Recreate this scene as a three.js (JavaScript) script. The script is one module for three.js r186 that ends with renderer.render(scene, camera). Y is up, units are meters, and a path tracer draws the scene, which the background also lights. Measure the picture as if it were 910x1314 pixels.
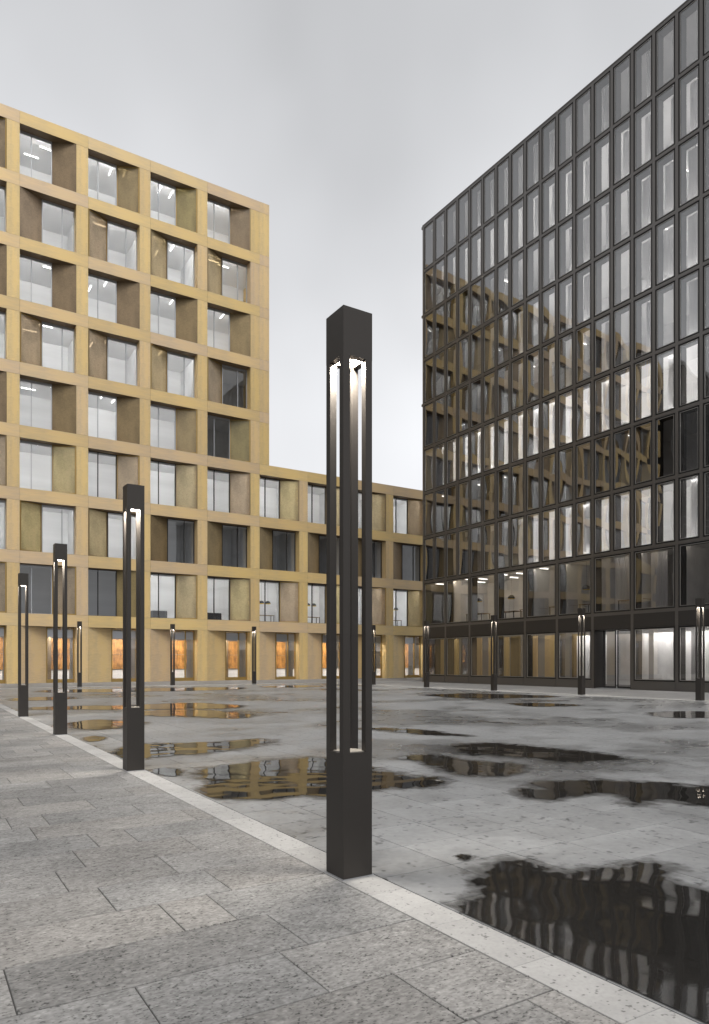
import * as THREE from 'three';
import { mergeGeometries } from 'three/addons/utils/BufferGeometryUtils.js';
import { RectAreaLightUniformsLib } from 'three/addons/lights/RectAreaLightUniformsLib.js';

// ------------------------------------------------------------------ camera, sky, sun, exposure
const scene = new THREE.Scene();
const EYE = 1.705;
const camera = new THREE.PerspectiveCamera(2 * Math.atan(657 / 904) * 180 / Math.PI, 910 / 1314, 0.1, 600);
camera.position.set(0, EYE, 0);
camera.rotation.set(0, -32.2 * Math.PI / 180, 0);
camera.setViewOffset(910, 1314, 0, -193, 910, 1314);          // shift lens: upright verticals
camera.updateProjectionMatrix();

const renderer = new THREE.WebGLRenderer({ antialias: true });
renderer.toneMapping = THREE.LinearToneMapping;
renderer.toneMappingExposure = 1.42;
renderer.shadowMap.enabled = true;
RectAreaLightUniformsLib.init();

function mulberry(a) { return () => { a |= 0; a = a + 0x6D2B79F5 | 0; let t = Math.imul(a ^ a >>> 15, 1 | a); t = t + Math.imul(t ^ t >>> 7, 61 | t) ^ t; return ((t ^ t >>> 14) >>> 0) / 4294967296; }; }
function lattice(n, seed) { const r = mulberry(seed), a = new Float32Array(n * n); for (let i = 0; i < n * n; i++) a[i] = r(); return a; }
const LN = 256, LAT = lattice(LN, 77);
const sm = t => t * t * (3 - 2 * t);
// value noise that repeats every px, py cells
function vn(x, y, px, py, o = 0) {
  const xi = Math.floor(x), yi = Math.floor(y), fx = sm(x - xi), fy = sm(y - yi);
  const x0 = ((xi % px) + px) % px, x1 = (x0 + 1) % px, y0 = ((yi % py) + py) % py, y1 = (y0 + 1) % py;
  const A = (a, b) => LAT[((b * 7 + o * 31 + 13) % LN) * LN + ((a + o * 57) % LN)];
  const a = A(x0, y0), b = A(x1, y0), c = A(x0, y1), d = A(x1, y1);
  return a + (b - a) * fx + (c - a) * fy + (a - b - c + d) * fx * fy;
}
function fbm(u, v, cells, oct, o = 0, sx = 1, sy = 1) {
  let s = 0, a = .5, n = 0, cx = cells * sx, cy = cells * sy;
  for (let k = 0; k < oct; k++) { s += a * vn(u * cx, v * cy, cx, cy, o + k); n += a; a *= .55; cx *= 2; cy *= 2; }
  return s / n;
}
const clamp = (x, a = 0, b = 1) => Math.min(b, Math.max(a, x));
const step = (a, b, x) => sm(clamp((x - a) / (b - a)));

{ // overcast sky: a pale deck of stratus, a little darker overhead, soft cloud bellies
  const W = 1024, H = 512, d = new Float32Array(W * H * 4);
  for (let j = 0; j < H; j++) for (let i = 0; i < W; i++) {
    const el = (j + .5) / H * Math.PI - Math.PI / 2, u = i / W;
    const k = Math.max(0, Math.sin(el));
    const base = .625 - .20 * step(.26, .78, k);
    const n = fbm(u, (j / H) * .5, 11, 4, 3), n2 = fbm(u + .31, (j / H) * .5, 26, 4, 9);
    const cl = 1 + (n - .5) * .50 * step(.0, .35, k) + (n2 - .5) * .20;
    const L = el < 0 ? .30 : base * cl;
    const p = (j * W + i) * 4;
    d[p] = L * .975; d[p + 1] = L * .988; d[p + 2] = L * 1.02; d[p + 3] = 1;
  }
  const t = new THREE.DataTexture(d, W, H, THREE.RGBAFormat, THREE.FloatType);
  t.mapping = THREE.EquirectangularReflectionMapping; t.magFilter = THREE.LinearFilter; t.minFilter = THREE.LinearFilter; t.needsUpdate = true;
  scene.background = t; scene.environment = t;
}
const sun = new THREE.DirectionalLight(new THREE.Color(1, .965, .91), 1.5);
sun.position.set(4, 84, 34); sun.target.position.set(16, 0, -30);
sun.castShadow = true; sun.shadow.radius = 60; sun.shadow.mapSize.set(2048, 2048);
Object.assign(sun.shadow.camera, { left: -70, right: 70, top: 70, bottom: -70, near: 1, far: 260 });
scene.add(sun, sun.target);

// ------------------------------------------------------------------ helpers
const UNIT = new THREE.BoxGeometry(1, 1, 1);
const names = {};
function numbered(n) { const k = names[n] = (names[n] ?? -1) + 1; return k ? n + '_' + String(k).padStart(3, '0') : n; }
function mesh(name, geo, mat, parent) { const m = new THREE.Mesh(geo, mat); m.name = name; m.castShadow = m.receiveShadow = true; parent.add(m); return m; }
// box between two world corners, as a child of a thing that stands unturned in the scene
function box(name, parent, mat, x0, x1, y0, y1, z0, z1) {
  const m = mesh(name, UNIT, mat, parent);
  const o = origin(parent);
  m.scale.set(x1 - x0, y1 - y0, z1 - z0);
  m.position.set((x0 + x1) / 2 - o.x, (y0 + y1) / 2 - o.y, (z0 + z1) / 2 - o.z);
  return m;
}
function origin(p) { const v = new THREE.Vector3(); while (p && p !== scene) { v.add(p.position); p = p.parent; } return v; }
function thing(name, label, category, pos = [0, 0, 0], group) {
  const g = new THREE.Group(); g.name = numbered(name); g.position.set(...pos); g.userData = { label, category };
  if (group) g.userData.group = group;
  scene.add(g); return g;
}
function setting(name, label, category) { const g = new THREE.Group(); g.name = numbered(name); g.userData = { label, category, kind: 'structure' }; scene.add(g); return g; }
function node(name, parent, x, y, z) { const g = new THREE.Group(); g.name = name; const o = origin(parent); g.position.set(x - o.x, y - o.y, z - o.z); parent.add(g); return g; }
const bx = (x0, x1, y0, y1, z0, z1) => { const g = new THREE.BoxGeometry(x1 - x0, y1 - y0, z1 - z0); g.translate((x0 + x1) / 2, (y0 + y1) / 2, (z0 + z1) / 2); return g; };
// rectangular ring in the xy plane, from z0 to z1
const ring = (w, h, b, z0, z1, bt = b, bb = b) => mergeGeometries([bx(-w / 2, -w / 2 + b, 0, h, z0, z1), bx(w / 2 - b, w / 2, 0, h, z0, z1), bx(-w / 2 + b, w / 2 - b, 0, bb, z0, z1), bx(-w / 2 + b, w / 2 - b, h - bt, h, z0, z1)]);

function tex(W, H, fn, srgb, rep) {
  const d = new Uint8Array(W * H * 4);
  for (let j = 0; j < H; j++) for (let i = 0; i < W; i++) { const c = fn(i / W, j / H), p = (j * W + i) * 4; d[p] = clamp(c[0]) * 255; d[p + 1] = clamp(c[1]) * 255; d[p + 2] = clamp(c[2]) * 255; d[p + 3] = 255; }
  const t = new THREE.DataTexture(d, W, H, THREE.RGBAFormat); t.wrapS = t.wrapT = THREE.RepeatWrapping; t.magFilter = THREE.LinearFilter; t.minFilter = THREE.LinearMipmapLinearFilter; t.generateMipmaps = true;
  if (srgb) t.colorSpace = THREE.SRGBColorSpace;
  if (rep) t.repeat.set(rep, rep);
  t.needsUpdate = true; return t;
}
const toS = l => l <= .0031308 ? l * 12.92 : 1.055 * Math.pow(l, 1 / 2.4) - .055;
const grey = (l, w = 0) => [toS(l * (1 + w)), toS(l), toS(l * (1 - w))];

// ------------------------------------------------------------------ textures (uv in metres divided by the tile size)
const T_PAVE = 4, T_PLAZA = 14, T_WATER = 2.4;
function paveGrain(u, v) {           // fine pitted stone: flecks drawn out along the slab
  const fine = fbm(u, v, 160, 2, 1, 1, 1.6) - .5, mid = fbm(u, v, 24, 4, 4, 1, 2) - .5, big = fbm(u, v, 5, 4, 8) - .5;
  const pit = step(.66, .82, fbm(u, v, 250, 2, 12, 1, 1.4)), lgt = step(.68, .85, fbm(u, v, 130, 2, 15, 1, 1.4));
  return { fine, mid, big, pit, lgt };
}
const paveMap = tex(2048, 2048, (u, v) => { const g = paveGrain(u, v); return grey(clamp(.215 + g.fine * .17 + g.mid * .08 + g.big * .12 - g.pit * .13 + g.lgt * .06, .03, .6), .012); }, true, 1 / T_PAVE);
const paveBump = tex(1024, 1024, (u, v) => { const g = paveGrain(u, v); const h = .55 + g.fine * .5 + g.mid * .3 - g.pit * .4; return [h, h, h]; }, false, 1 / T_PAVE);
const kerbMap = tex(512, 512, (u, v) => { const f = fbm(u, v, 120, 2, 2) - .5, m = fbm(u, v, 12, 4, 6) - .5, p = step(.74, .86, fbm(u, v, 90, 2, 20)); return grey(.345 + f * .06 + m * .1 - p * .2, .012); }, true, 1 / 2);
function plazaField(u, v) {
  const damp = fbm(u, v, 5, 5, 21), streak = fbm(u, v, 9, 4, 28), f = fbm(u, v, 300, 2, 5) - .5, m = fbm(u, v, 40, 3, 9) - .5, p = step(.72, .86, fbm(u, v, 240, 2, 14));
  return { d: step(.47, .66, damp), s: step(.52, .72, streak), f, m, p };
}
const plazaMap = tex(2048, 2048, (u, v) => { const g = plazaField(u, v); return grey(clamp(.265 + g.f * .07 + g.m * .07 - g.p * .15 - g.d * .10 - g.s * .05, .04, .7), -.014); }, true, 1 / T_PLAZA);
const plazaRough = tex(1024, 1024, (u, v) => { const g = plazaField(u, v); const r = .44 + g.m * .16 - g.d * .14 - g.s * .06; return [r, r, r]; }, false, 1 / T_PLAZA);
const waterBump = tex(512, 512, (u, v) => { const h = .8 * fbm(u, v, 3, 2, 31) + .2 * fbm(u, v, 9, 1, 35); return [h, h, h]; }, false, 1 / T_WATER);
const goldMap = tex(512, 512, (u, v) => { const br = fbm(u, v, 8, 3, 40, 1, 16) - .5, bl = fbm(u, v, 3, 4, 44) - .5; const k = 1 + br * .10 + bl * .20; return [.985 * k, .985 * k * (1 - bl * .05), .985 * k * (1 - bl * .22)]; }, true);
const brownMap = tex(256, 512, (u, v) => { const st = fbm(u, v, 40, 2, 50, 1, 4) - .5, b = fbm(u, v, 3, 4, 53) - .5; const k = .9 + st * .22 + b * .25; return [k, k, k]; }, true);
const woodMap = tex(256, 256, (u, v) => { const s = fbm(u, v, 3, 4, 60, 8, 1) - .5, b = fbm(u, v, 4, 4, 64) - .5; const k = .8 + s * .5 + b * .5; return [k, k, k]; }, true);
const softMap = tex(256, 256, (u, v) => { const b = fbm(u, v, 4, 5, 70) - .5; const k = .93 + b * .16; return [k, k, k]; }, true);

const std = (r, g, b, rough, extra = {}) => new THREE.MeshStandardMaterial({ color: new THREE.Color().setRGB(r, g, b), roughness: rough, ...extra });
const phys = (r, g, b, rough, extra = {}) => new THREE.MeshPhysicalMaterial({ color: new THREE.Color().setRGB(r, g, b), roughness: rough, ...extra });
const M = {
  mortar: std(.075, .072, .07, .95),
  joint: std(.06, .06, .06, .95),
  ground: std(.16, .16, .16, .9),
  paver: [1, .9, 1.1, .97, 1.05].map((k, i) => std(k, k * (1 - .006 * i), k * (1 - .012 * i), .78, { map: paveMap, bumpMap: paveBump, bumpScale: .003 })),
  slab: [1, .93, 1.07, .98, 1.03].map(k => std(k, k, k * 1.005, 1, { map: plazaMap, roughnessMap: plazaRough })),
  kerb: [1, .93, 1.06].map(k => std(k, k, k, .7, { map: kerbMap })),
  pale: std(.62, .62, .62, .7, { map: kerbMap }),
  damp: phys(.085, .083, .08, .22, { ior: 1.4, transparent: true, opacity: .58 }),
  water: phys(.018, .017, .016, .02, { ior: 1.34, transparent: true, opacity: .93, bumpMap: waterBump, bumpScale: .010 }),
  bronze: std(.046, .041, .037, .42, { metalness: .55 }),
  bronzeIn: std(.30, .28, .25, .5, { metalness: .2 }),
  gold: [[.69, .50, .225], [.66, .48, .21], [.68, .495, .26], [.64, .465, .225], [.71, .52, .235]].map(c => std(...c, .45, { metalness: .15, map: goldMap })),
  goldPink: [[.64, .475, .29], [.66, .49, .28], [.61, .45, .265], [.68, .51, .265]].map(c => std(...c, .45, { metalness: .15, map: goldMap })),
  goldEdge: std(.34, .225, .07, .4, { metalness: .5, map: goldMap }),
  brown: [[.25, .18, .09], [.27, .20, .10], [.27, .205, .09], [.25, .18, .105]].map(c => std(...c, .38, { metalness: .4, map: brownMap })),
  mesh: [[.38, .29, .15], [.34, .255, .16], [.38, .31, .14]].map(c => phys(...c, .25, { metalness: .15, transmission: .36, thickness: 0, map: brownMap })),
  taupe: [[.42, .32, .21], [.46, .35, .20], [.38, .285, .19]].map(c => std(...c, .4, { metalness: .25, map: brownMap })),  // lighter browns for right-facing splays: light from that side put into the colour
  taupeMesh: [[.50, .385, .25], [.55, .43, .24]].map(c => phys(...c, .25, { metalness: .1, transmission: .36, thickness: 0, map: brownMap })),  // panes of the right-facing splays, light from the right put into their colour
  paleMesh: [[.56, .46, .27], [.52, .41, .28], [.58, .48, .25]].map(c => phys(...c, .25, { metalness: .1, transmission: .5, thickness: 0, map: brownMap })),
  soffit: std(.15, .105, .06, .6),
  silver: std(.42, .43, .45, .35, { metalness: .6 }),
  black: std(.018, .017, .017, .5),
  grid: std(.125, .117, .11, .30, { metalness: .6 }),
  shadow_gap: std(.008, .008, .008, .7),  // shade of the recess around each window, put into a near-black ring
  frame: std(.26, .25, .24, .3, { metalness: .7 }),
  reveal: std(.055, .051, .048, .35, { metalness: .5 }),
  panel: std(.040, .036, .033, .4, { metalness: .4 }),
  glass: phys(.86, .88, .90, .01, { transmission: 1, thickness: 0, ior: 1.9 }),
  clear: phys(.9, .9, .9, .01, { transmission: 1, thickness: 0, ior: 1.5 }),
  tint: phys(.50, .49, .48, .012, { transmission: 1, thickness: 0, ior: 2.7 }),
  tintLow: phys(.60, .58, .56, .012, { transmission: 1, thickness: 0, ior: 1.9 }),
  white: std(.80, .80, .80, .8, { map: softMap }),
  slabIn: std(.74, .74, .74, .75),
  curtain: phys(.86, .86, .87, 1, { transmission: .45, thickness: 0 }),
  wood: std(.70, .34, .09, .55, { map: woodMap }),
  table: std(.34, .20, .09, .5, { map: woodMap }),
  yellow: std(.75, .50, .03, .6),
  glow: std(.9, .9, .9, .6, { emissive: new THREE.Color(1, .98, .94), emissiveIntensity: 4 }),
  lampGlow: std(.9, .9, .9, .6, { emissive: new THREE.Color(1, .93, .82), emissiveIntensity: 6 }),
  concrete: std(.30, .30, .30, .9),
};

// ------------------------------------------------------------------ ground
const XK0 = 2.84, XK1 = 3.15;              // pale kerb strip along the near row of light columns
const XP = 29.28, AP = 50.78;              // inner edges of the pale pavements before the buildings
const dist = (x, z) => Math.hypot(x, z + 0);
const inView = (x, z) => { const a = -z, dep = x * .5329 + a * .8462, lat = x * .8462 - a * .5329; return dep > 2.4 && Math.abs(lat / dep) < .56; };

{ const g = mesh('ground', new THREE.PlaneGeometry(500, 500), M.ground, scene); g.rotation.x = -Math.PI / 2; g.position.y = -.06; g.userData = { kind: 'structure', label: 'grey ground under the paving around the buildings', category: 'ground' }; }
// a paving stone: chamfered top, four sides, uv in metres
function stone(x0, x1, z0, z1, top, du, dv, ch = .003, dep = .03) {
  const P = [], U = [], I = [];
  const q = (a, b, c, d) => { const n = P.length / 3; for (const p of [a, b, c, d]) { P.push(...p); U.push(p[0] + du, p[2] + dv + p[1]); } I.push(n, n + 1, n + 2, n, n + 2, n + 3); };
  const t = top, m = top - ch, b = top - dep, c = ch;
  q([x0 + c, t, z1 - c], [x1 - c, t, z1 - c], [x1 - c, t, z0 + c], [x0 + c, t, z0 + c]);
  const o = [[x0, z1], [x1, z1], [x1, z0], [x0, z0]], n = [[x0 + c, z1 - c], [x1 - c, z1 - c], [x1 - c, z0 + c], [x0 + c, z0 + c]];
  for (let k = 0; k < 4; k++) { const j = (k + 1) % 4; q([o[k][0], m, o[k][1]], [o[j][0], m, o[j][1]], [n[j][0], t, n[j][1]], [n[k][0], t, n[k][1]]); q([o[k][0], b, o[k][1]], [o[j][0], b, o[j][1]], [o[j][0], m, o[j][1]], [o[k][0], m, o[k][1]]); }
  const g = new THREE.BufferGeometry(); g.setAttribute('position', new THREE.Float32BufferAttribute(P, 3)); g.setAttribute('uv', new THREE.Float32BufferAttribute(U, 2)); g.setIndex(I);
  const f = g.toNonIndexed(); f.computeVertexNormals(); return f;
}
function lay(parent, partName, list, mats, most) {    // list of {g, k, x, z}
  list.forEach(s => { s.w = inView(s.x, s.z) ? dist(s.x, s.z) : 1000 + dist(s.x, s.z); });
  list.sort((a, b) => a.w - b.w);
  list.slice(0, most).forEach(s => mesh(partName, s.g, mats[s.k], parent));
  const rest = list.slice(most);
  mats.forEach((mt, k) => { const gs = rest.filter(s => s.k === k).map(s => s.g); if (gs.length) { const m = mesh('far_' + partName + 's', mergeGeometries(gs), mt, parent); m.userData.kind = 'stuff'; } });
}
{ // grey stone pavement on the near side, 0.6 m courses of mixed lengths
  const r = mulberry(11), G = setting('pavement', 'grey stone pavement laid in courses of mixed slab lengths', 'pavement');
  box('mortar_bed', G, M.mortar, -9, XK0 - .004, -.05, -.008, -AP, 4);
  const L = [], J = .007;
  for (let a = -2.845; a < AP - .3; a += .6) {
    let x = XK0 - .004;
    const lens = [.36, 1.0, .84, 1.3, 1.6, .84];
    const first = (Math.floor(r() * 5) + 1) * .2;
    let k = 0;
    while (x > -8) { const l = k++ ? lens[Math.floor(r() * lens.length)] : first; const x0 = x - l; L.push({ g: stone(x0 + J / 2, x - J / 2, -(a + .6) + J * .85, -a - J * .85, (r() - .5) * .002, Math.floor(r() * 40) * .37, Math.floor(r() * 40) * .41), k: Math.floor(r() * 5), x: (x + x0) / 2, z: -(a + .3) }); x = x0; }
  }
  lay(G, 'paver', L, M.paver, 300);
}
{ // pale strip that carries the light columns
  const r = mulberry(5), G = setting('kerb_strip', 'pale stone strip between the grey pavement and the wet plaza', 'kerb strip');
  box('mortar_bed', G, M.mortar, XK0, XK1, -.05, -.006, -AP, 4);
  const L = [];
  for (let a = -2.9; a < AP - .4; a += .72) L.push({ g: stone(XK0 + .002, XK1 - .002, -(a + .72) + .002, -a - .002, .001, r() * 9, r() * 9), k: Math.floor(r() * 3), x: 3, z: -(a + .36) });
  lay(G, 'kerb_stone', L, M.kerb, 80);
}
{ // wet plaza, 0.7 m square slabs
  const r = mulberry(23), G = setting('plaza', 'wet grey plaza of square stone slabs', 'plaza');
  box('mortar_bed', G, M.joint, XK1 + .003, XP - .003, -.05, -.007, -AP, 4);
  const L = [], S = .7035;
  for (let i = 0; i * S + XK1 < XP - .01; i++) for (let j = -11; ; j++) {
    const x0 = XK1 + .004 + i * S, x1 = Math.min(x0 + S, XP - .004), a0 = 4.593 + j * S; if (a0 > AP - .05) break;
    const a1 = Math.min(a0 + S, AP - .002);
    L.push({ g: stone(x0 + .005, x1 - .005, -a1 + .005, -a0 - .005, (r() - .5) * .001, 0, 0, .0015), k: Math.floor(r() * 5), x: (x0 + x1) / 2, z: -(a0 + a1) / 2 });
  }
  lay(G, 'slab', L, M.slab, 300);
}
{ // pale pavements before the two facades, with their strip
  const G = setting('forecourt', 'pale pavement running along the fronts of both buildings', 'pavement');
  const P = (n, m, x0, x1, a0, a1, top) => { const g = stone(x0, x1, -a1, -a0, top, 0, 0, .004, .08); mesh(n, g, m, G); };
  P('pavement_strip', M.pale, XP + .45, 60, -12, AP - .004, .012);
  P('pavement_strip', M.pale, -40, 60, AP + .45, 64, .012);
  P('edge_strip', M.kerb[2], XP, XP + .446, -12, AP - .004, .018);
  P('edge_strip', M.kerb[2], -40, 60, AP, AP + .446, .018);
}
// puddles: water film with a damp margin; outlines in metres on the plaza
const PUD = [
  ['broad dark puddle lying against the pale kerb strip', .085, [[3.37, -3.83], [3.62, -3.98], [3.8, -4.09], [4.07, -4.5], [4.32, -4.45], [4.36, -4.26], [4.42, -4.02], [4.69, -3.92], [4.91, -3.78], [5.26, -3.7], [5.3, -3.59], [5.14, -3.34], [5.1, -3.14], [5.07, -2.88], [4.59, -2.31], [3.6, -1.78], [2.7, -1.6], [2.7, -2.07], [2.7, -2.71], [2.75, -3.5]]],
  ['large puddle mirroring the gold facade beside the tall light column', .10, [[3.71, -10.58], [4.12, -11], [4.65, -11.08], [5.12, -11.23], [5.53, -11.21], [6.22, -10.89], [6.25, -10.3], [6.28, -9.44], [6.31, -9.04], [6.25, -8.46], [6.49, -8.06], [6.38, -7.73], [6.08, -7.56], [5.67, -7.68], [5.19, -7.77], [4.68, -7.71], [4.42, -7.74], [3.85, -8.04], [3.48, -8.28], [3.24, -8.67], [3.27, -9.05], [3.54, -9.45]]],
  ['long puddle mirroring gold behind the second light column of the kerb strip', .12, [[3.2, -13.59], [3.66, -14.25], [4.18, -14.71], [4.93, -14.41], [5.73, -14.42], [6.55, -14.56], [6.82, -14.2], [6.43, -13.47], [5.75, -12.94], [4.75, -12.71], [3.87, -12.49], [3.56, -12.45], [3.28, -12.51]]],
  ['small puddle near the foot of the second light column of the kerb strip', .04, [[3.23, -11.16], [3.49, -11.19], [3.57, -10.76], [3.35, -10.36], [3.2, -10.49]]],
  ['oval puddle between the second and third light columns of the kerb strip', .1, [[3.82, -20.95], [4.57, -21.74], [5.24, -20.83], [5.61, -20.12], [5, -19.06], [4.1, -18.6], [3.64, -19.14]]],
  ['little puddle at the kerb strip between its second and third light columns', .04, [[3.26, -16.72], [3.56, -16.93], [3.75, -16.61], [3.46, -15.86], [3.24, -15.82]]],
  ['wide puddle behind the third light column of the kerb strip', .15, [[3.84, -28.99], [5.52, -29.05], [7.46, -28.42], [9.83, -28.84], [10.93, -25.64], [9.89, -24.65], [8.28, -25.14], [6.72, -25.63], [5.07, -26.67], [3.77, -27.49]]],
  ['pointed puddle on the plaza just before the widest mirror of gold', .12, [[6.51, -24.81], [8.62, -24.43], [9.34, -22.58], [9.38, -20.88], [8.3, -20.07], [7.3, -21.42], [6.24, -22.85]]],
  ['long thin puddle before the light columns of the gold building', .2, [[7.08, -46.85], [11.22, -46.51], [18.68, -45.16], [17.53, -41.76], [10.41, -41.38], [6.53, -43.2]]],
  ['short far puddle near the middle of the gold building', .15, [[21.49, -46.19], [25.15, -45.91], [24.01, -42.7], [20.61, -43.07]]],
  ['upper arm of the forked dark puddle in the middle of the plaza', .12, [[9.09, -10.83], [9.84, -11.15], [10.5, -11.07], [10.62, -10.34], [10.81, -9.45], [10.93, -8.69], [10.68, -8.08], [9.89, -8], [9.39, -8.21], [9.23, -8.64], [9.18, -9.2], [8.73, -9.68], [8.72, -10.08]]],
  ['lower arm of the forked dark puddle with bright window reflections', .11, [[7.35, -10.18], [8.01, -10.39], [8.25, -9.98], [8.2, -9.29], [8.58, -8.61], [8.35, -8.13], [7.75, -7.77], [7.23, -8.01], [7.14, -8.51], [7.39, -9.58]]],
  ['dark ragged puddle mirroring the black facade on open plaza', .11, [[6.84, -6.66], [7.41, -6.94], [8.11, -6.95], [8.51, -6.63], [8.86, -6.17], [9.2, -5.66], [9.48, -5.27], [8.43, -4.64], [7.95, -4.95], [7.8, -5.32], [7.37, -5.31], [7.52, -5.86], [7.12, -6.1], [6.61, -6.07]]],
  ['thin puddle beside the light columns of the dark building', .18, [[22.65, -29.11], [25.76, -29.31], [27.29, -26.19], [27.36, -24.17], [24.29, -24.3], [22.4, -25.49]]],
  ['slim puddle on the plaza facing the dark building entrance', .12, [[20.91, -21.2], [22.32, -20.98], [22.54, -18.92], [20.36, -19.14]]],
  ['low puddle at the plaza end before the dark building', .12, [[20.71, -14.56], [22.31, -14.86], [23.11, -14.36], [23.54, -13.64], [21.22, -12.29], [19.8, -13.19]]],
  ['narrow puddle crossing the middle of the plaza', .1, [[9.75, -15.29], [10.77, -14.65], [10.93, -13.58], [10.85, -12.34], [10.35, -12.86], [9.96, -14.2]]],
  ['puddle behind the fourth light column of the kerb strip', .15, [[4.21, -36.95], [6.37, -37.39], [6.72, -35.37], [5.13, -33.94], [3.95, -34.68]]],
  ['tiny puddle just beyond the broad dark puddle', .02, [[4.07, -4.78], [4.17, -4.75], [4.15, -4.64], [4.03, -4.61]]],
];
// how deep the ground lies below the water line, from the outline and uneven ground; wet where it is above zero
function inside(pts, x, z) { let c = false; for (let i = 0, j = pts.length - 1; i < pts.length; j = i++) { const a = pts[i], b = pts[j]; if ((a.z > z) !== (b.z > z) && x < (b.x - a.x) * (z - a.z) / (b.z - a.z) + a.x) c = !c; } return c; }
function edge(pts, x, z) { let m = 1e9; for (let i = 0, j = pts.length - 1; i < pts.length; j = i++) { const a = pts[i], b = pts[j], dx = b.x - a.x, dz = b.z - a.z, t = clamp(((x - a.x) * dx + (z - a.z) * dz) / (dx * dx + dz * dz || 1)); const q = (x - a.x - dx * t) ** 2 + (z - a.z - dz * t) ** 2; if (q < m) m = q; } return Math.sqrt(m) * (inside(pts, x, z) ? 1 : -1); }
PUD.forEach(([label, rough, pts], pi) => {
  const G = setting('puddle', label, 'puddle');
  const curve = new THREE.CatmullRomCurve3(pts.map(p => new THREE.Vector3(p[0], 0, p[1])), true, 'centripetal'), P = curve.getSpacedPoints(70);
  const far = Math.hypot(...pts[0]), mg = rough * 6;
  const xs = pts.map(p => p[0]), zs = pts.map(p => p[1]);
  const x0 = Math.max(XK1 + .004, Math.min(...xs) - mg), x1 = Math.max(...xs) + mg, z0 = Math.min(...zs) - mg, z1 = Math.max(...zs) + mg;
  G.position.set((x0 + x1) / 2, 0, (z0 + z1) / 2);
  const N = pi === 0 ? 512 : far < 16 ? 320 : 160, depth = new Float32Array(N * N);
  for (let j = 0; j < N; j++) for (let i = 0; i < N; i++) {
    const x = x0 + (x1 - x0) * (i + .5) / N, z = z0 + (z1 - z0) * (j + .5) / N, k = 1 / (rough * 64);
    const n = fbm(x * k + pi * .17, z * k, 16, 5, pi % 9 + 2) - .5, n2 = fbm(x * k + .4, z * k + pi * .29, 64, 3, 7) - .5;
    let d = edge(P, x, z); d = d > 0 ? Math.min(d, rough * 3) : d;
    depth[j * N + i] = d / rough + n * 5.2 + n2 * 2.4;
  }
  const cover = (lo, hi) => { const t = tex(N, N, (u, v) => { const a = step(lo, hi, depth[Math.min(N - 1, Math.floor(v * N)) * N + Math.min(N - 1, Math.floor(u * N))]) * (u < .004 || u > .996 || v < .004 || v > .996 ? 0 : 1); return [a, a, a]; }, false); t.wrapS = t.wrapT = THREE.ClampToEdgeWrapping; t.channel = 1; return t; };
  const sheet = y => { const w = x1 - x0, h = z1 - z0, g = new THREE.BufferGeometry();
    g.setAttribute('position', new THREE.Float32BufferAttribute([-w / 2, y, -h / 2, w / 2, y, -h / 2, w / 2, y, h / 2, -w / 2, y, h / 2], 3));
    g.setAttribute('normal', new THREE.Float32BufferAttribute([0, 1, 0, 0, 1, 0, 0, 1, 0, 0, 1, 0], 3));
    g.setAttribute('uv', new THREE.Float32BufferAttribute([x0, z0, x1, z0, x1, z1, x0, z1], 2));
    g.setAttribute('uv1', new THREE.Float32BufferAttribute([0, 0, 1, 0, 1, 1, 0, 1], 2));
    g.setIndex([0, 2, 1, 0, 3, 2]); return g; };
  const dm = M.damp.clone(); dm.alphaMap = cover(-2.4, .3); mesh('damp_margin', sheet(.0045), dm, G);
  const wm = M.water.clone(); wm.alphaMap = cover(.15, .75); mesh('water_film', sheet(.0085), wm, G);
});

// ------------------------------------------------------------------ gold building: deep pillars and bands, windows beside splayed panels
const AG = 62, BAY = 5.23, PW = .95, SH = 5.03, G0 = 5.65, BH = 1.0, REC = .88;
const X0 = 12.61;                          // right edge of a pillar; bay b opens at X0 + b * BAY
const gold = thing('gold_building', 'gold metal building with a tall block and a low wing beside the plaza', 'building', [29.3, 0, -AG]);
const rg = mulberry(97);
const pick = a => a[Math.floor(rg() * a.length)];
// shared window pieces (width w, height h, at z = 0, base at y = 0)
const WW = 2.53, OH = SH - BH;
const splayL = BAY - PW - WW;             // run of the splayed panel along the facade
const gw = {
  frame: ring(WW, OH, .07, -.06, .06), pane: new THREE.PlaneGeometry(WW - .1, OH - .1, 3, 5).translate(0, OH / 2, 0), mullion: bx(-.035, .035, .07, OH - .07, -.055, .075), head: bx(-WW / 2 + .07, WW / 2 - .07, OH - .2, OH - .07, -.05, .05),
};
{ const p = gw.pane.attributes.position, r = mulberry(4); for (let i = 0; i < p.count; i++) p.setZ(i, (r() - .5) * .006); gw.pane.computeVertexNormals(); }
const SL = Math.hypot(splayL, REC);
gw.splayFrame = ring(SL, OH, .10, -.03, .03); gw.splayPane = new THREE.PlaneGeometry(SL - .2, OH - .2).translate(0, OH / 2, 0);
gw.splaySolid = bx(-SL / 2, SL / 2, 0, OH, -.03, .03);
const ROWS = 'ABABAABA';                   // A: window at the left of its bay, B: at the right; from the top storey down
const LIT = [];                            // rooms in sight that get the added fill light
const isDark = (row, b) => (row === 6 && b >= 1) || (row === 7 && b <= 0) || (row === 3 && b === 2) || (row === 4 && b === 2);
const solidSplay = (row, b) => (row === 2) || (row === 4 && b <= 0) || (row === 1 && b === -1) || (row === 6 && b >= 1) || (row === 7 && b === 0) || (row === 0 && b === -1);
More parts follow.
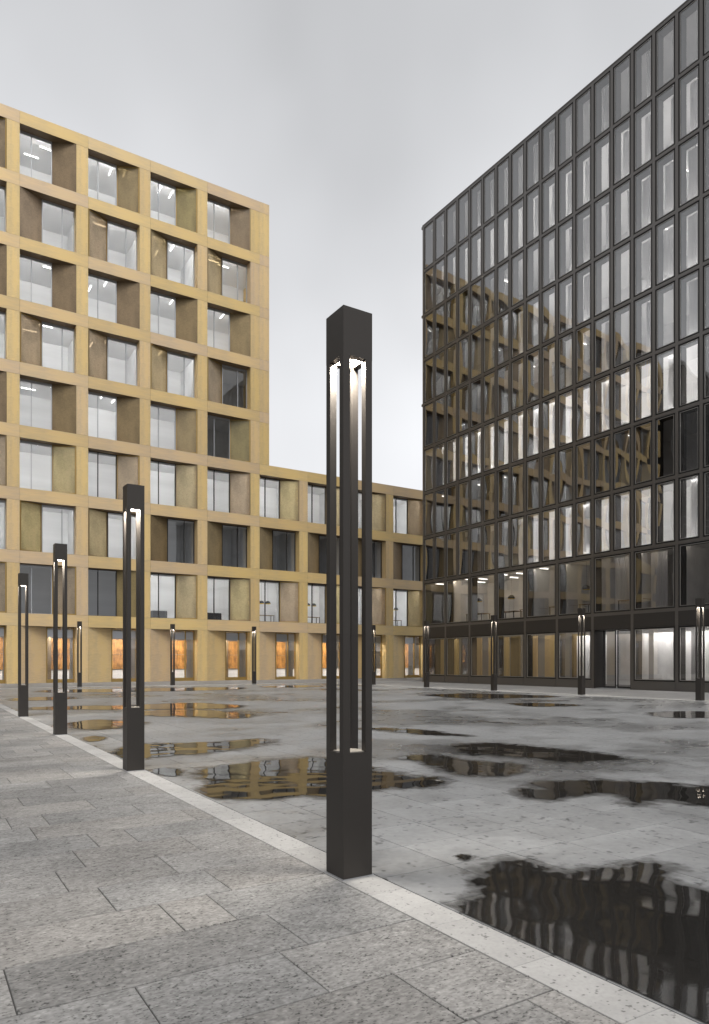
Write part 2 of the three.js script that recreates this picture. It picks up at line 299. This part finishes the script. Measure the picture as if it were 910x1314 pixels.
function roomLamp(parent, x, y, z, len, along, power, w = .1) {
  const g = along === 'z' ? box('ceiling_lamp', parent, M.glow, x - w / 2, x + w / 2, y, y + .04, z - len / 2, z + len / 2) : box('ceiling_lamp', parent, M.glow, x - len / 2, x + len / 2, y, y + .04, z - w / 2, z + w / 2);
  if (power) { const l = new THREE.RectAreaLight(new THREE.Color(1, .98, .95), power, along === 'z' ? w : len, along === 'z' ? len : w); l.position.set(x, y - .015, z); l.rotation.x = -Math.PI / 2; scene.add(l); }
  return g;
}
const BMIN = -5, BMAX_T = 2, BMAX_L = 8;
for (let row = 0; row < 8; row++) {
  const y0 = G0 + (7 - row) * SH, y1 = y0 + OH;                 // opening of this storey; its band lies above
  const bMax = row < 5 ? BMAX_T : BMAX_L;
  // floor slab (white soffit inside)
  const xl = X0 + BMIN * BAY - PW, xr = row < 5 ? 29.3 : X0 + (BMAX_L + 1) * BAY;
  box('floor_slab', gold, M.slabIn, xl, xr, y0 - BH + .48, y0, -AG - 14, -AG - REC - .08);
  box('back_wall', gold, M.white, xl, xr, y0 + .002, y1 + .478, -AG - 6.2, -AG - 6);
  for (let b = BMIN; b <= bMax; b++) {
    const xo = X0 + b * BAY, xe = xo + BAY - PW;
    const type = ROWS[row];
    box('pillar', gold, rg() < .85 ? pick(M.gold) : pick(M.goldPink), xe + .006, xe + PW - .006, y0 + .01, y1 - .01, -AG - REC - .06, -AG);
    box('band_panel', gold, rg() < .55 ? pick(M.goldPink) : pick(M.gold), xo + .006, xo + BAY - .006, y1, y1 + BH - .004, -AG - REC - .06, -AG + .006);
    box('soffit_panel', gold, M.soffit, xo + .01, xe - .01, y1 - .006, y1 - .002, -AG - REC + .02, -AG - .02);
    if (b > BMIN) box('partition_wall', gold, M.white, xo - PW / 2 - .06, xo - PW / 2 + .06, y0 + .002, y1 + .478, -AG - 6, -AG - REC - .08);
    // window
    const wx = type === 'A' ? xo + WW / 2 : xe - WW / 2;
    const fm = (row < 5 || b <= -1) ? M.silver : M.black;  // frame colour imitates what it mirrors: silver for sky, black for dark building
    const W = node('window', gold, wx, y0, -AG - REC);
    mesh('frame', gw.frame, row < 5 && rg() < .5 ? M.silver : fm, W); mesh('pane', gw.pane, M.glass, W);
    const mu = mesh('mullion', gw.mullion, fm, W); mu.position.x = (type === 'A' ? -.12 : .12) * WW;
    mesh('blind_box', gw.head, M.silver, W);
    // splayed panel from the window edge out to the facade line
    const ax = type === 'A' ? xo + WW : xo, bx2 = type === 'A' ? xe : xe - WW, az = type === 'A' ? -REC : 0, bz = type === 'A' ? 0 : -REC;
    const S = node('splayed_panel', gold, (ax + bx2) / 2, y0, -AG + (az + bz) / 2 - .02);
    S.rotation.y = -Math.atan2(bz - az, bx2 - ax);
    if (solidSplay(row, b)) mesh('panel_sheet', gw.splaySolid, type === 'B' && row < 5 ? pick(M.taupe) : pick(M.brown), S);
    else { mesh('panel_frame', gw.splayFrame, rg() < .6 ? M.goldEdge : M.brown[0], S); mesh('panel_pane', gw.splayPane, row >= 5 ? pick(M.paleMesh) : type === 'B' ? pick(M.taupeMesh) : pick(M.mesh), S); }
    // rooms: lit ones carry ceiling lamps and an added fill light, the others stay dark
    const dark = isDark(row, b);
    if (!dark) {
      const seen = b >= -2;
      const cx = xo + (BAY - PW) * (.35 + rg() * .3), al = rg() < .75 ? 'z' : 'x';
      const hl = .42;                                          // hanging height under the slab
      if (seen) { // added fill light, hidden behind the band to brighten the room
        box('added_fill_strip', gold, M.glow, xo + .4, xe - .4, y1 + .16, y1 + .34, -AG - REC - .14, -AG - REC - .09);
        const l = new THREE.RectAreaLight(new THREE.Color(1, .985, .96), 46 + 24 * rg(), BAY - PW - .8, .18); l.position.set((xo + xe) / 2, y1 + .25, -AG - REC - .15); l.rotation.x = -.2; scene.add(l);
      }
      if (rg() < .7) roomLamp(gold, cx, y1 + hl, -AG - 2.6, 1.1, al, 0, .05);
      if (rg() < .5) roomLamp(gold, cx + 1.1, y1 + hl, -AG - 3.4 + rg() * 1.5, 1.1, al, 0, .05);
      if (rg() < .4) roomLamp(gold, cx - 1.0, y1 + hl, -AG - 4.2, 1.1, al, 0, .05);
      if (seen) LIT.push([row, b, xo, y0, y1, wx]);
    }
  }
  // left-hand end pillar
  box('pillar', gold, pick(M.gold), xl + .006, X0 + BMIN * BAY - .006, y0 + .01, y1 - .01, -AG - REC - .06, -AG);
}
{ // corner pier of the tall block beside the low wing, ground storey, roofs and hidden sides
  const xe = X0 + 2 * BAY + BAY - .006;
  for (let row = 0; row < 5; row++) { const y0 = G0 + (7 - row) * SH; box('corner_pier', gold, pick(M.gold), xe + .004, 29.3, y0 + .01, y0 + OH - .01, -AG - 1, -AG); box('corner_band', gold, pick(M.goldPink), xe + .004, 29.306, y0 + OH, y0 + SH - .004, -AG - 1, -AG + .006); }
  const xl = X0 + BMIN * BAY - PW, xr = X0 + (BMAX_L + 1) * BAY;
  for (let b = BMIN; b <= BMAX_L; b++) {
    const xo = X0 + b * BAY, xq = xo + BAY - PW, y1 = G0 - BH;
    box('pillar', gold, pick(M.gold), xq + .006, xq + PW - .006, .012, y1 - .01, -AG - REC - .06, -AG);
    box('band_panel', gold, rg() < .5 ? pick(M.goldPink) : pick(M.gold), xo + .006, xo + BAY - .006, y1, y1 + BH - .004, -AG - REC - .06, -AG + .006);
    const w2 = 2.2, run = BAY - PW - w2, L2 = Math.hypot(run, REC);
    const S = node('splayed_panel', gold, xo + run / 2, .012, -AG - REC / 2 - .02); S.rotation.y = Math.atan2(REC, run);
    const sp = mesh('panel_sheet', UNIT, rg() < .6 ? pick(M.goldPink) : M.gold[3], S); sp.scale.set(L2, y1 - .02, .05); sp.position.y = (y1 - .02) / 2;
    const W = node('window', gold, xo + run + w2 / 2, .012, -AG - REC);
    mesh('frame', ring(w2, y1 - .02, .09, -.06, .06, .09, .30), M.goldEdge, W);
    const mu = mesh('mullion', UNIT, M.goldEdge, W); mu.scale.set(.11, y1 - .2, .14); mu.position.set(.25, y1 / 2, .0);
    const tr = mesh('transom_panel', UNIT, M.silver, W); tr.scale.set(w2 - .2, .62, .05); tr.position.set(0, y1 - .55, -.02);
    const pn = mesh('pane', UNIT, M.clear, W); pn.scale.set(w2 - .2, y1 - .9, .004); pn.position.set(0, y1 / 2 - .2, -.02);
    box('soffit_panel', gold, M.soffit, xo + .01, xq - .01, y1 - .006, y1 - .002, -AG - REC + .02, -AG - .02);
    if (b >= -2) {
      // timber wall panels seen through the ground floor glazing
      for (let i = 0; i < 3; i++) for (let j = 0; j < 2; j++) box('timber_panel', gold, M.wood, xo + .9 + i * 1.15, xo + 2.03 + i * 1.15, 1.1 + j * 1.35, 2.42 + j * 1.35, -AG - 3.2, -AG - 3.14);
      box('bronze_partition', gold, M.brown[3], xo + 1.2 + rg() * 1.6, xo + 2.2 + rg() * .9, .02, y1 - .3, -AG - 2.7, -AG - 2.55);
      box('low_wall', gold, M.white, xo, xq, .02, 1.0, -AG - 3.25, -AG - 3.1);
      roomLamp(gold, xo + 2.3, y1 - .35, -AG - 2.0, 2.4, 'x', 190, .12);
    }
  }
  box('pillar', gold, pick(M.gold), xl + .006, X0 + BMIN * BAY - .006, .012, G0 - BH - .01, -AG - REC - .06, -AG);
  box('floor_slab', gold, M.slabIn, xl, xr, -.05, .011, -AG - 14, -AG - REC - .08);
  box('back_wall', gold, M.concrete, xl, xr, .012, G0 - .9, -AG - 5.2, -AG - 5);
  box('ceiling', gold, M.slabIn, xl, 29.19, G0 + 8 * SH - BH + .48, G0 + 8 * SH - .3, -AG - 14, -AG - REC - .08);
  box('ceiling', gold, M.slabIn, 29.31, xr, G0 + 3 * SH - BH + .48, G0 + 3 * SH - .3, -AG - 14, -AG - REC - .08);
  box('roof', gold, M.concrete, xl, 29.29, G0 + 8 * SH - .29, G0 + 8 * SH - .05, -AG - 14, -AG - REC - .07);
  box('roof', gold, M.concrete, 29.31, xr, G0 + 3 * SH - .29, G0 + 3 * SH - .05, -AG - 14, -AG - REC - .07);
  box('side_wall', gold, M.gold[0], 29.2, 29.3, G0 + 3 * SH, G0 + 8 * SH - .06, -AG - 14, -AG - 1.01);
  box('side_wall', gold, M.gold[0], xl - .1, xl, 0, G0 + 8 * SH - .06, -AG - 14, -AG - .9);
  box('rear_wall', gold, M.gold[1], xl, xr, 0, G0 + 3 * SH - .06, -AG - 14.2, -AG - 14.02);
  box('rear_wall', gold, M.gold[1], xl, 29.2, G0 + 3 * SH, G0 + 8 * SH - .06, -AG - 14.2, -AG - 14.02);
  box('side_wall', gold, M.gold[0], xr, xr + .1, 0, G0 + 3 * SH - .06, -AG - 14, -AG - .9);
}

{ // dark block beyond the gold building
  const N = thing('neighbouring_block', 'dark office block beyond the far end of the gold building', 'building', [-16.2, 0, -60]);
  box('wall', N, M.panel, -44, -16.2, 0, 43.5, -74, -60);
  box('roof', N, M.concrete, -44.2, -16.0, 43.5, 43.9, -74.2, -59.8);
  for (let r = 0; r < 10; r++) for (let c = 0; c < 8; c++) { const x = -43 + c * 3.35, y = 1 + r * 4.25; const w = node('window', N, x + 1.4, y, -60); const f = mesh('frame', ring(2.7, 3.3, .12, -.02, .10), M.grid, w); const p = mesh('pane', UNIT, M.black, w); p.scale.set(2.5, 3.1, .02); p.position.set(0, 1.65, .03); }
}

// ------------------------------------------------------------------ dark building: bronze grid of tall windows
const XD = 37.8, AC = 48.75, MOD = 1.5, DS = 3.87, DG = 4.8, NM = 26;
const dark = thing('dark_building', 'dark bronze office block with a tight grid of tall mirrored windows', 'building', [XD, 0, -AC]);
const rd = mulberry(31);
const DTOP = DG + 9 * DS;
const F = XD;                              // facade line; outward is -x
{ // grid
  for (let m = 0; m <= NM; m++) { const z = -AC + m * MOD; const low = m % 2 === 0; box('mullion', dark, M.grid, F - .02, F + .10, low ? .02 : DG + DS - .1, DTOP - .1, z - .10, z + .10); }
  for (let k = 0; k <= 9; k++) {
    const y = DG + k * DS, over = (k === 9 || k === 7 || k === 5) ? .16 : 0;
    box('transom', dark, M.grid, F - .017, F + .10, y - .10, y + .10, -AC - .1 - over, -AC + NM * MOD + .1);
  }
  box('roof_edge', dark, M.grid, F - .04, F + .4, DTOP + .102, DTOP + .18, -AC - .12, -AC + NM * MOD + .12);
}
// rotate a piece built in xy (facing +z) so that it faces -x
const faceOut = g => g.rotateY(-Math.PI / 2);
const CH = DS - .2, CW = MOD - .2;
function paneGeo(w, h, seed, amp) {        // slightly bowed sheet of glass
  const g = new THREE.PlaneGeometry(w, h, 5, 12).translate(0, h / 2, 0), p = g.attributes.position, r = mulberry(seed);
  const a1 = (r() - .5) * 2, a2 = (r() - .5) * 2, f1 = 1 + r() * 1.2, f2 = r() * 6, bow = .5 + r();
  for (let i = 0; i < p.count; i++) { const u = p.getX(i) / w + .5, v = p.getY(i) / h; p.setZ(i, amp * (bow * Math.sin(Math.PI * u) * Math.sin(Math.PI * v) + a1 * Math.sin(f1 * Math.PI * v * 2 + f2) * .6 + a2 * (u - .5) * Math.sin(Math.PI * v * 1.5 + f2))); }
  g.computeVertexNormals(); return faceOut(g);
}
const dk = {
  shadow_gap: faceOut(ring(CW, CH, .12, -.16, -.045)), frame: faceOut(ring(CW - .18, CH - .18, .03, -.045, .0).translate(0, .09, 0)),
  panes: [1, 2, 3, 4, 5, 6, 7].map(s => paneGeo(CW - .24, CH - .24, s * 17, .0034)),
  reveal: faceOut(ring(CW - .04, CH - .04, .04, -.70, -.162).translate(0, .02, 0)),
};
const CW2 = 2 * MOD - .2;
const d2 = {
  shadow_gap: faceOut(ring(CW2, CH, .12, -.16, -.045)), frame: faceOut(ring(CW2 - .18, CH - .18, .035, -.045, .0).translate(0, .09, 0)),
  panes: [1, 2, 3, 4].map(s => paneGeo(CW2 - .24, CH - .24, s * 29, .004)), reveal: faceOut(ring(CW2 - .04, CH - .04, .04, -.70, -.162).translate(0, .02, 0)),
};
function drape(w, h, waves, amp, seed) {   // hanging cloth with folds
  const g = new THREE.PlaneGeometry(w, h, waves * 6, 4).translate(0, h / 2, 0), p = g.attributes.position, r = mulberry(seed), ph = r() * 6;
  for (let i = 0; i < p.count; i++) { const u = p.getX(i) / w; p.setZ(i, amp * Math.sin(u * waves * Math.PI * 2 + ph + Math.sin(u * 9) * .7)); }
  g.computeVertexNormals(); return g;
}
const curtainGeo = [faceOut(drape(.7, CH - .16, 2, .03, 3)), faceOut(drape(.95, CH - .16, 2, .025, 8)), faceOut(drape(1.2, CH - .16, 3, .022, 5))];
const wideCurtain = faceOut(drape(1.5, CH - .1, 6, .05, 6)), groundCurtain = faceOut(drape(2.5, 3.3, 6, .009, 9));
const ORD = 'first second third fourth fifth sixth seventh eighth ninth tenth eleventh twelfth thirteenth fourteenth fifteenth sixteenth seventeenth eighteenth nineteenth twentieth'.split(' ');
// storeys counted from the top: 1 to 8 single windows, 9 double windows, then the ground storey
for (let s = 1; s <= 8; s++) {
  const y0 = DG + (9 - s) * DS + .1;
  for (let m = 0; m < NM; m++) {
    const z = -AC + (m + .5) * MOD;
    const W = node('window', dark, F, y0, z);
    mesh('shadow_gap', dk.shadow_gap, M.shadow_gap, W); mesh('frame', dk.frame, M.frame, W);
    const p = mesh('pane', dk.panes[Math.floor(rd() * 7)], M.tint, W); p.position.set(.035, .12, 0);
    mesh('reveal', dk.reveal, M.reveal, W);
    const q = rd(), hung = { 1: .8, 2: .8, 3: m > 8 ? .85 : .15, 4: m > 9 ? .8 : .05, 5: m > 11 ? .7 : .1, 6: .3, 7: 0, 8: m > 6 ? .3 : 0 }[s];
    if (m < 20 && q < hung) {
      const c = mesh(numbered('curtain'), curtainGeo[Math.floor(rd() * 3)], M.curtain, scene); c.position.set(F + .84, y0 + .08, z + (rd() - .4) * .3);
      c.userData = { label: 'white curtain, ' + ORD[s - 1] + ' storey below the dark roof edge, ' + ORD[m] + ' window from the corner', category: 'curtain', group: 'curtains in the upper storeys of the dark building' };
    }
  }
}
for (let k = 0; k <= 9; k++) { // floors, ceilings and back walls
  const y = DG + k * DS;
  box('floor_slab', dark, M.slabIn, F + .712, F + 9, y - .065, y + .165, -AC, -AC + NM * MOD);
  if (k < 9) {
    const s = 9 - k, near = s === 6 || s === 8;
    box('back_wall', dark, M.white, near ? F + 2.6 : F + 4.6, (near ? F + 2.6 : F + 4.6) + .15, y + .172, y + DS - .067, -AC + .1, -AC + NM * MOD - .1);
    const pw = { 6: 36, 8: 26, 9: 14 }[s], up = { 1: 70, 2: 80, 3: 70, 4: 80, 5: 55, 6: 90, 8: 60 }[s];
    if (up) for (let i = 0; i < 3; i++) {  // added uplights hidden at the floor edge to brighten the windows
      if (i === 0 && (s === 8 || s === 3 || s === 4 || s === 5)) continue;
      const z = -AC + 4.6 + i * 9.0, len = 8.4, yy = y + .21, x = F + 1.15;
      box('added_uplight_strip', dark, M.glow, x - .035, x + .035, yy - .04, yy, z - len / 2, z + len / 2);
      const l = new THREE.RectAreaLight(new THREE.Color(1, .985, .97), up, len, .07); l.position.set(x, yy + .006, z); l.lookAt(x + .25, yy + 1, z); scene.add(l);
    }
    if (pw) for (let i = 0; i < 3; i++) {  // added fill strips hidden above the window heads to brighten the rooms
      if (i === 0 && s === 8) continue;
      const z = -AC + 4.6 + i * 9.0, len = 8.4, yy = y + DS - .105, x = F + .704;
      box('added_fill_strip', dark, M.glow, x - .003, x + .003, yy - .035, yy + .035, z - len / 2, z + len / 2);
      const l = new THREE.RectAreaLight(s === 9 ? new THREE.Color(1, .84, .62) : new THREE.Color(1, .985, .97), s === 9 ? [20, 6, 2][i] : pw, len, .07); l.position.set(x + .006, yy, z); l.rotation.set(0, -Math.PI / 2, 0); scene.add(l);
    }
    if (s !== 9) for (let i = 0; i < 9; i++) if (rd() < (s === 7 ? .5 : .2)) { const z = -AC + i * 3 + rd() * 2 + .5, x = F + 1.2 + rd() * .9; if (x < F + (near ? 2 : 4)) box('ceiling_lamp', dark, M.glow, x - .5, x + .5, y + DS - .14, y + DS - .1, z - .025, z + .025); }
  }
}
for (let p = 0; p < NM / 2; p++) { // double windows of the storey over the ground floor, and the ground storey
  const z = -AC + (p + .5) * 2 * MOD, y0 = DG + .1;
  const W = node('wide_window', dark, F, y0, z);
  mesh('shadow_gap', d2.shadow_gap, M.shadow_gap, W); mesh('frame', d2.frame, M.frame, W);
  const pn = mesh('pane', d2.panes[p % 4], M.tintLow, W); pn.position.set(.035, .12, 0);
  mesh('reveal', d2.reveal, M.reveal, W);
  const zl = z - MOD + .1, zr = z + MOD - .1;
  box('lintel_panel', dark, M.panel, F - .02, F + .5, DG - .98, DG - .1, zl, zr);
  if (p !== 6) {
    const hs = DG - .98 - .56;
    box('plinth', dark, M.grid, F - .05, F + .5, .02, .56, zl, zr);
    const w = node('wide_window', dark, F, .56, z);
    mesh('shadow_gap', faceOut(ring(CW2, hs, .10, -.16, -.06)), M.shadow_gap, w); mesh('frame', faceOut(ring(CW2 - .16, hs - .16, .045, -.06, .0).translate(0, .08, 0)), M.frame, w);
    const q = mesh('pane', faceOut(new THREE.PlaneGeometry(CW2 - .22, hs - .22).translate(0, hs / 2, 0)), M.tintLow, w); q.position.x = .035;
    mesh('reveal', faceOut(ring(CW2 - .04, hs - .04, .04, -.62, -.162).translate(0, .02, 0)), M.reveal, w);
  }
}
{ // entrance in the seventh pair of bays
  const z = -AC + 6.5 * 2 * MOD, zl = z - MOD + .1, zr = z + MOD - .1, h = DG - .98;
  const D = node('entrance', dark, F, .02, z);
  const put = (n, m, x0, x1, y0, y1, z0, z1) => box(n, D, m, x0, x1, y0, y1, z0, z1);
  put('side_panel', M.panel, F + .02, F + 1.1, .02, h - .02, zl, zl + .06);
  put('side_panel', M.panel, F + .02, F + 1.1, .02, h - .02, zr - .06, zr);
  put('head', M.panel, F + .02, F + 1.1, h - .02, h + .04, zl, zr);
  put('threshold', M.silver, F + .1, F + 1.1, .015, .05, zl + .06, zr - .06);
  for (const [c, w] of [[-.82, .95], [.42, 1.3]]) {
    const g = mesh('door_leaf', faceOut(ring(w, h - .08, .06, -.03, .03, .08, .12)), M.black, D); g.position.set(.62, .03, c + .18);
    const gp = mesh('door_pane', faceOut(new THREE.PlaneGeometry(w - .1, h - .24).translate(0, h / 2, 0)), M.tintLow, D); gp.position.set(.62, .03, c + .18);
  }
  const l = new THREE.RectAreaLight(new THREE.Color(1, .98, .95), 30, .12, 2.2); l.position.set(F + 1.0, h + .1, z); l.rotation.x = -Math.PI / 2;
}
{ // interior of the lower storeys, roof and hidden sides
  box('floor_slab', dark, M.slabIn, F + .2, F + 9, -.05, .013, -AC, -AC + NM * MOD);
  box('back_wall', dark, M.concrete, F + 3.6, F + 3.75, .02, DG - .18, -AC + .1, -AC + NM * MOD - .1);
  // gold lining panels and mullions in the lobby
  for (let i = 0; i < 11; i++) { const z = -AC + .5 + i * 1.42; box('lobby_panel', dark, i % 4 === 2 ? M.brown[1] : M.gold[i % 5], F + 1.5 + (i % 3) * .35, F + 1.62 + (i % 3) * .35, .3, 3.7, z, z + (i % 4 === 1 ? .5 : .95)); }
  for (let i = 0; i < 3; i++) { // lobby lamps
    const z = -AC + 4.6 + i * 9, yy = DG - .30, x = F + 1.2;
    box('ceiling_lamp', dark, M.glow, x - .06, x + .06, yy, yy + .04, z - 4, z + 4);
    const l = new THREE.RectAreaLight(new THREE.Color(1, .97, .93), i === 2 ? 30 : 14, .12, 8); l.position.set(x, yy - .015, z); l.rotation.x = -Math.PI / 2; scene.add(l);
  }
  box('roof', dark, M.concrete, F + .12, F + 15, DTOP - .1, DTOP + .1, -AC, -AC + NM * MOD);
  box('end_wall', dark, M.grid, F + .12, F + 15, .02, DTOP - .11, -AC - .1, -AC - .002);
  box('end_wall', dark, M.grid, F + .12, F + 15, .02, DTOP - .11, -AC + NM * MOD + .002, -AC + NM * MOD + .1);
  box('rear_wall', dark, M.grid, F + 15, F + 15.2, .02, DTOP - .11, -AC - .1, -AC + NM * MOD + .1);
  box('core_wall', dark, M.concrete, F + 9.01, F + 9.2, .02, DTOP - .11, -AC, -AC + NM * MOD);
  // room walls of the storey above the ground floor
  const y = DG + .172;
  for (let p = 0; p < 5; p++) for (let i = 0; i < 3; i++) { const zz = -AC + p * 3 + .6 + i * .9, xx = F + 1.3 + ((p * 3 + i) % 4) * .7; box('ceiling_lamp', dark, M.glow, xx - .45, xx + .45, DG + DS - .14, DG + DS - .1, zz - .03, zz + .03); }
  box('column', dark, M.silver, F + 1.7, F + 1.85, y, DG + DS - .067, -AC + 4 * 3 + 1.9, -AC + 4 * 3 + 2.05);
  for (const p of [1, 4, 5, 6, 7, 8, 9]) { const z = -AC + p * 3; box('partition_wall', dark, M.white, F + .9, F + 4.6, y, DG + DS - .067, z - .05, z + .05); }
}
{ // added washer, hidden behind the lintel to brighten the ground floor curtains
  const z = -AC + 8 * 3, x = F + .70, y = DG - .92;
  box('added_curtain_washer', dark, M.glow, x - .04, x + .04, y, y + .03, z - 9, z + 9);
  const l = new THREE.RectAreaLight(new THREE.Color(1, .985, .97), 75, 18, .08); l.position.set(x + .02, y - .02, z); l.lookAt(x + 1.02, y - 1.3, z); scene.add(l);
}
// curtains behind the ground floor windows near the entrance
for (const p of [5, 6, 7, 8, 9, 10]) {
  const z = -AC + (p + .5) * 2 * MOD + (p === 6 ? .35 : .2);
  const c = mesh(numbered('curtain'), groundCurtain, M.white, scene); c.position.set(F + 1.5, .25, z);
  c.userData = { label: p === 6 ? 'full length white curtain behind the glass doors of the entrance' : 'full length white curtain, ' + ORD[p] + ' ground floor window from the dark building corner', category: 'curtain', group: 'ground floor curtains of the dark building' };
}
for (const [z, w] of [[-AC + 6.2 * 3 + .8, 1], [-AC + 7.3 * 3, .8]]) {
  const c = mesh(numbered('curtain'), wideCurtain, M.curtain, scene); c.position.set(F + 1.4, DG + .18, z); c.scale.z = w;
  c.userData = { label: 'gathered pale drape ' + (w === 1 ? 'directly above' : 'one window past') + ' the entrance of the dark building', category: 'curtain', group: 'drapes over the entrance' };
}

// ------------------------------------------------------------------ furniture seen through the windows
const domeGeo = new THREE.LatheGeometry([[.02, .30], [.10, .285], [.19, .23], [.255, .13], [.27, 0], [.262, 0], [.245, .12], [.18, .215], [.09, .268], [.0, .28]].map(p => new THREE.Vector2(...p)), 20);
const bandGeo = new THREE.CylinderGeometry(.245, .258, .06, 20, 1, true).translate(0, .03, 0);
function pendant(x, y, z, top, label, group) {
  const t = thing('pendant_lamp', label, 'pendant lamp', [x, y, z], group);
  mesh('shade', domeGeo, M.black, t); mesh('inner_band', bandGeo, M.yellow, t);
  const disc = mesh('rim', new THREE.TorusGeometry(.265, .018, 6, 20).rotateX(Math.PI / 2), M.yellow, t); disc.position.y = -.004;
  mesh('cord', new THREE.CylinderGeometry(.008, .008, top - y - .29, 6).translate(0, (top - y - .29) / 2 + .29, 0), M.black, t);
  return t;
}
function desk(x, y, z, w, d, turn, label, group, top = M.table) {
  const t = thing('table', label, 'table', [x, y, z], group); t.rotation.y = turn;
  mesh('table_top', bx(-w / 2, w / 2, .71, .75, -d / 2, d / 2), top, t);
  for (const sx of [-1, 1]) for (const sz of [-1, 1]) mesh('leg', bx(sx * (w / 2 - .06) - .025, sx * (w / 2 - .06) + .025, 0, .71, sz * (d / 2 - .06) - .025, sz * (d / 2 - .06) + .025), M.black, t);
  if (top === M.black) for (const sx of [-1, 1]) mesh('side_panel', bx(sx * w / 2 - .02, sx * w / 2 + .02, .02, .70, -d / 2, d / 2), M.black, t), mesh('drawer_unit', bx(sx * .3 - .22, sx * .3 + .22, .1, .7, -.2, .2), M.black, t);
  return t;
}
{
  const yb = DG + .171, top = DG + DS - .066;
  for (const [p, dz, dx] of [[1, .5, 1.9], [2, .9, 2.2], [5, -.3, 1.6], [5, .9, 1.6], [8, .6, 1.6]]) pendant(F + dx, yb + 1.75, -AC + p * 3 + 1.5 + dz, top, p === 5 ? 'yellow rimmed black pendant lamp beside the drape room, ' + (dz < 0 ? 'farther from' : 'nearer to') + ' the entrance' : 'yellow rimmed black pendant lamp in the ' + ORD[p] + ' wide dark window from the corner', 'pendant lamps in the dark building');
  for (const [p, dz, dx] of [[1, .4, 1.9], [2, .7, 2.2], [3, .6, 1.8], [4, .6, 1.7], [5, .3, 1.7], [6, .6, 1.5], [8, .7, 1.6]]) desk(F + dx, yb, -AC + p * 3 + 1.5 + dz, 1.0, 1.9, 0, 'wooden table behind the ' + ORD[p] + ' wide window from the corner of the dark building', 'tables in the dark building');
}
for (const b of [1, 2, 3, 4, 6]) {        // gold building, storey over the ground floor
  const y = G0 + .001, xo = X0 + b * BAY;
  if (b < 3) desk(xo + 1.3, y, -AG - 1.9, 1.3, .7, 0, 'black desk in the ' + ['bay where tower meets wing', 'last bay of the tall block', ''][2 - b] + ' of the gold building', 'black desks in the gold building', M.black);
  else desk(xo + 1.6, y, -AG - 2.2, 1.7, .8, 0, 'wooden table in the ' + ORD[b - 3] + ' low wing bay from the tall gold block', 'tables in the gold low wing');
  if (b >= 3) for (const dx of [.9, 1.6]) pendant(xo + dx + .3, y + 1.9, -AG - 2.2, G0 + OH + .478, 'black pendant lamp in the ' + ORD[b - 3] + ' gold low wing bay, ' + (dx < 1 ? 'nearer the tower' : 'farther from the tower'), 'pendant lamps in the gold low wing');
}
{ const xo = X0 - 2 * BAY, y = G0 + .001; pendant(xo + 1.3, y + 2.0, -AG - 1.9, G0 + OH + .478, 'black dome pendant lamp over a long table in the tall gold block'); desk(xo + 1.3, y, -AG - 1.9, 2.4, .8, 0, 'long wooden table in a dim room of the tall gold block'); }

// ------------------------------------------------------------------ light columns
const S = .27, PWD = .062, HB = .99, HO = 4.12, HT = 4.5;
function chamferBlock(w, y0, y1, ch) {     // square block with chamfered upright edges
  const h = w / 2, s = new THREE.Shape([[-h + ch, -h], [h - ch, -h], [h, -h + ch], [h, h - ch], [h - ch, h], [-h + ch, h], [-h, h - ch], [-h, -h + ch]].map(p => new THREE.Vector2(...p)));
  const g = new THREE.ExtrudeGeometry(s, { depth: y1 - y0, bevelEnabled: false }); g.rotateX(-Math.PI / 2); g.translate(0, y0, 0); return g;
}
const cg = {
  base: chamferBlock(S, .006, HB, .003),
  ledge: bx(-S / 2 + .03, S / 2 - .03, HB + .0005, HB + .006, -S / 2 + .03, S / 2 - .03),
  head: mergeGeometries([bx(-S / 2, S / 2, HO + .12, HT, -S / 2, S / 2), bx(-S / 2, -.078, HO, HO + .12, -S / 2, S / 2), bx(.078, S / 2, HO, HO + .12, -S / 2, S / 2), bx(-.078, .078, HO, HO + .12, -S / 2, -.078), bx(-.078, .078, HO, HO + .12, .078, S / 2)]),
  post: chamferBlock(PWD, 0, HO - HB, .002),
  lens: bx(-.07, .07, HO + .085, HO + .11, -.07, .07),
  plate: bx(-S / 2 - .012, S / 2 + .012, .0012, .0055, -S / 2 - .012, S / 2 + .012),
};
function column(x, z, y, label, group, power) {
  const t = thing('light_column', label, 'light column', [x, y, z], group);
  mesh('base_block', cg.base, M.bronze, t); mesh('foot_plate', cg.plate, M.silver, t); mesh('ledge', cg.ledge, M.bronzeIn, t);
  for (const sx of [-1, 1]) for (const sz of [-1, 1]) { const p = mesh('post', cg.post, M.bronze, t); p.position.set(sx * (S - PWD) / 2, HB, sz * (S - PWD) / 2); }
  mesh('head', cg.head, M.bronze, t); mesh('lamp_lens', cg.lens, M.lampGlow, t);
  const l = new THREE.RectAreaLight(new THREE.Color(1, .93, .82), power, .13, .13); l.position.set(x, y + HO + .08, z); l.rotation.x = -Math.PI / 2; scene.add(l);
  return t;
}
for (let k = 0; k < 4; k++) column(XK0 + .155, -(4.704 + S / 2 + 6.505 * k), .001, ORD[k] + ' dark bronze light column along the kerb strip, counted from the broad dark puddle', 'light columns on the kerb strip', 1800);
for (let k = 0; k < 5; k++) column(XP + .22, -(18.2 + 6.5 * k), .019, ORD[4 - k] + ' light column before the dark building, counted from its corner by the gold wing', 'light columns before the dark building', 1800);
[22.8, 16.3, 9.8].forEach((x, k) => column(x, -AP - .22, .019, ORD[k] + ' dark bronze light column before the gold facade, counted from the low wing', 'light columns before the gold building', 1800));

scene.traverse(o => { if (o.isMesh) { o.castShadow = true; o.receiveShadow = true; } });
renderer.render(scene, camera);
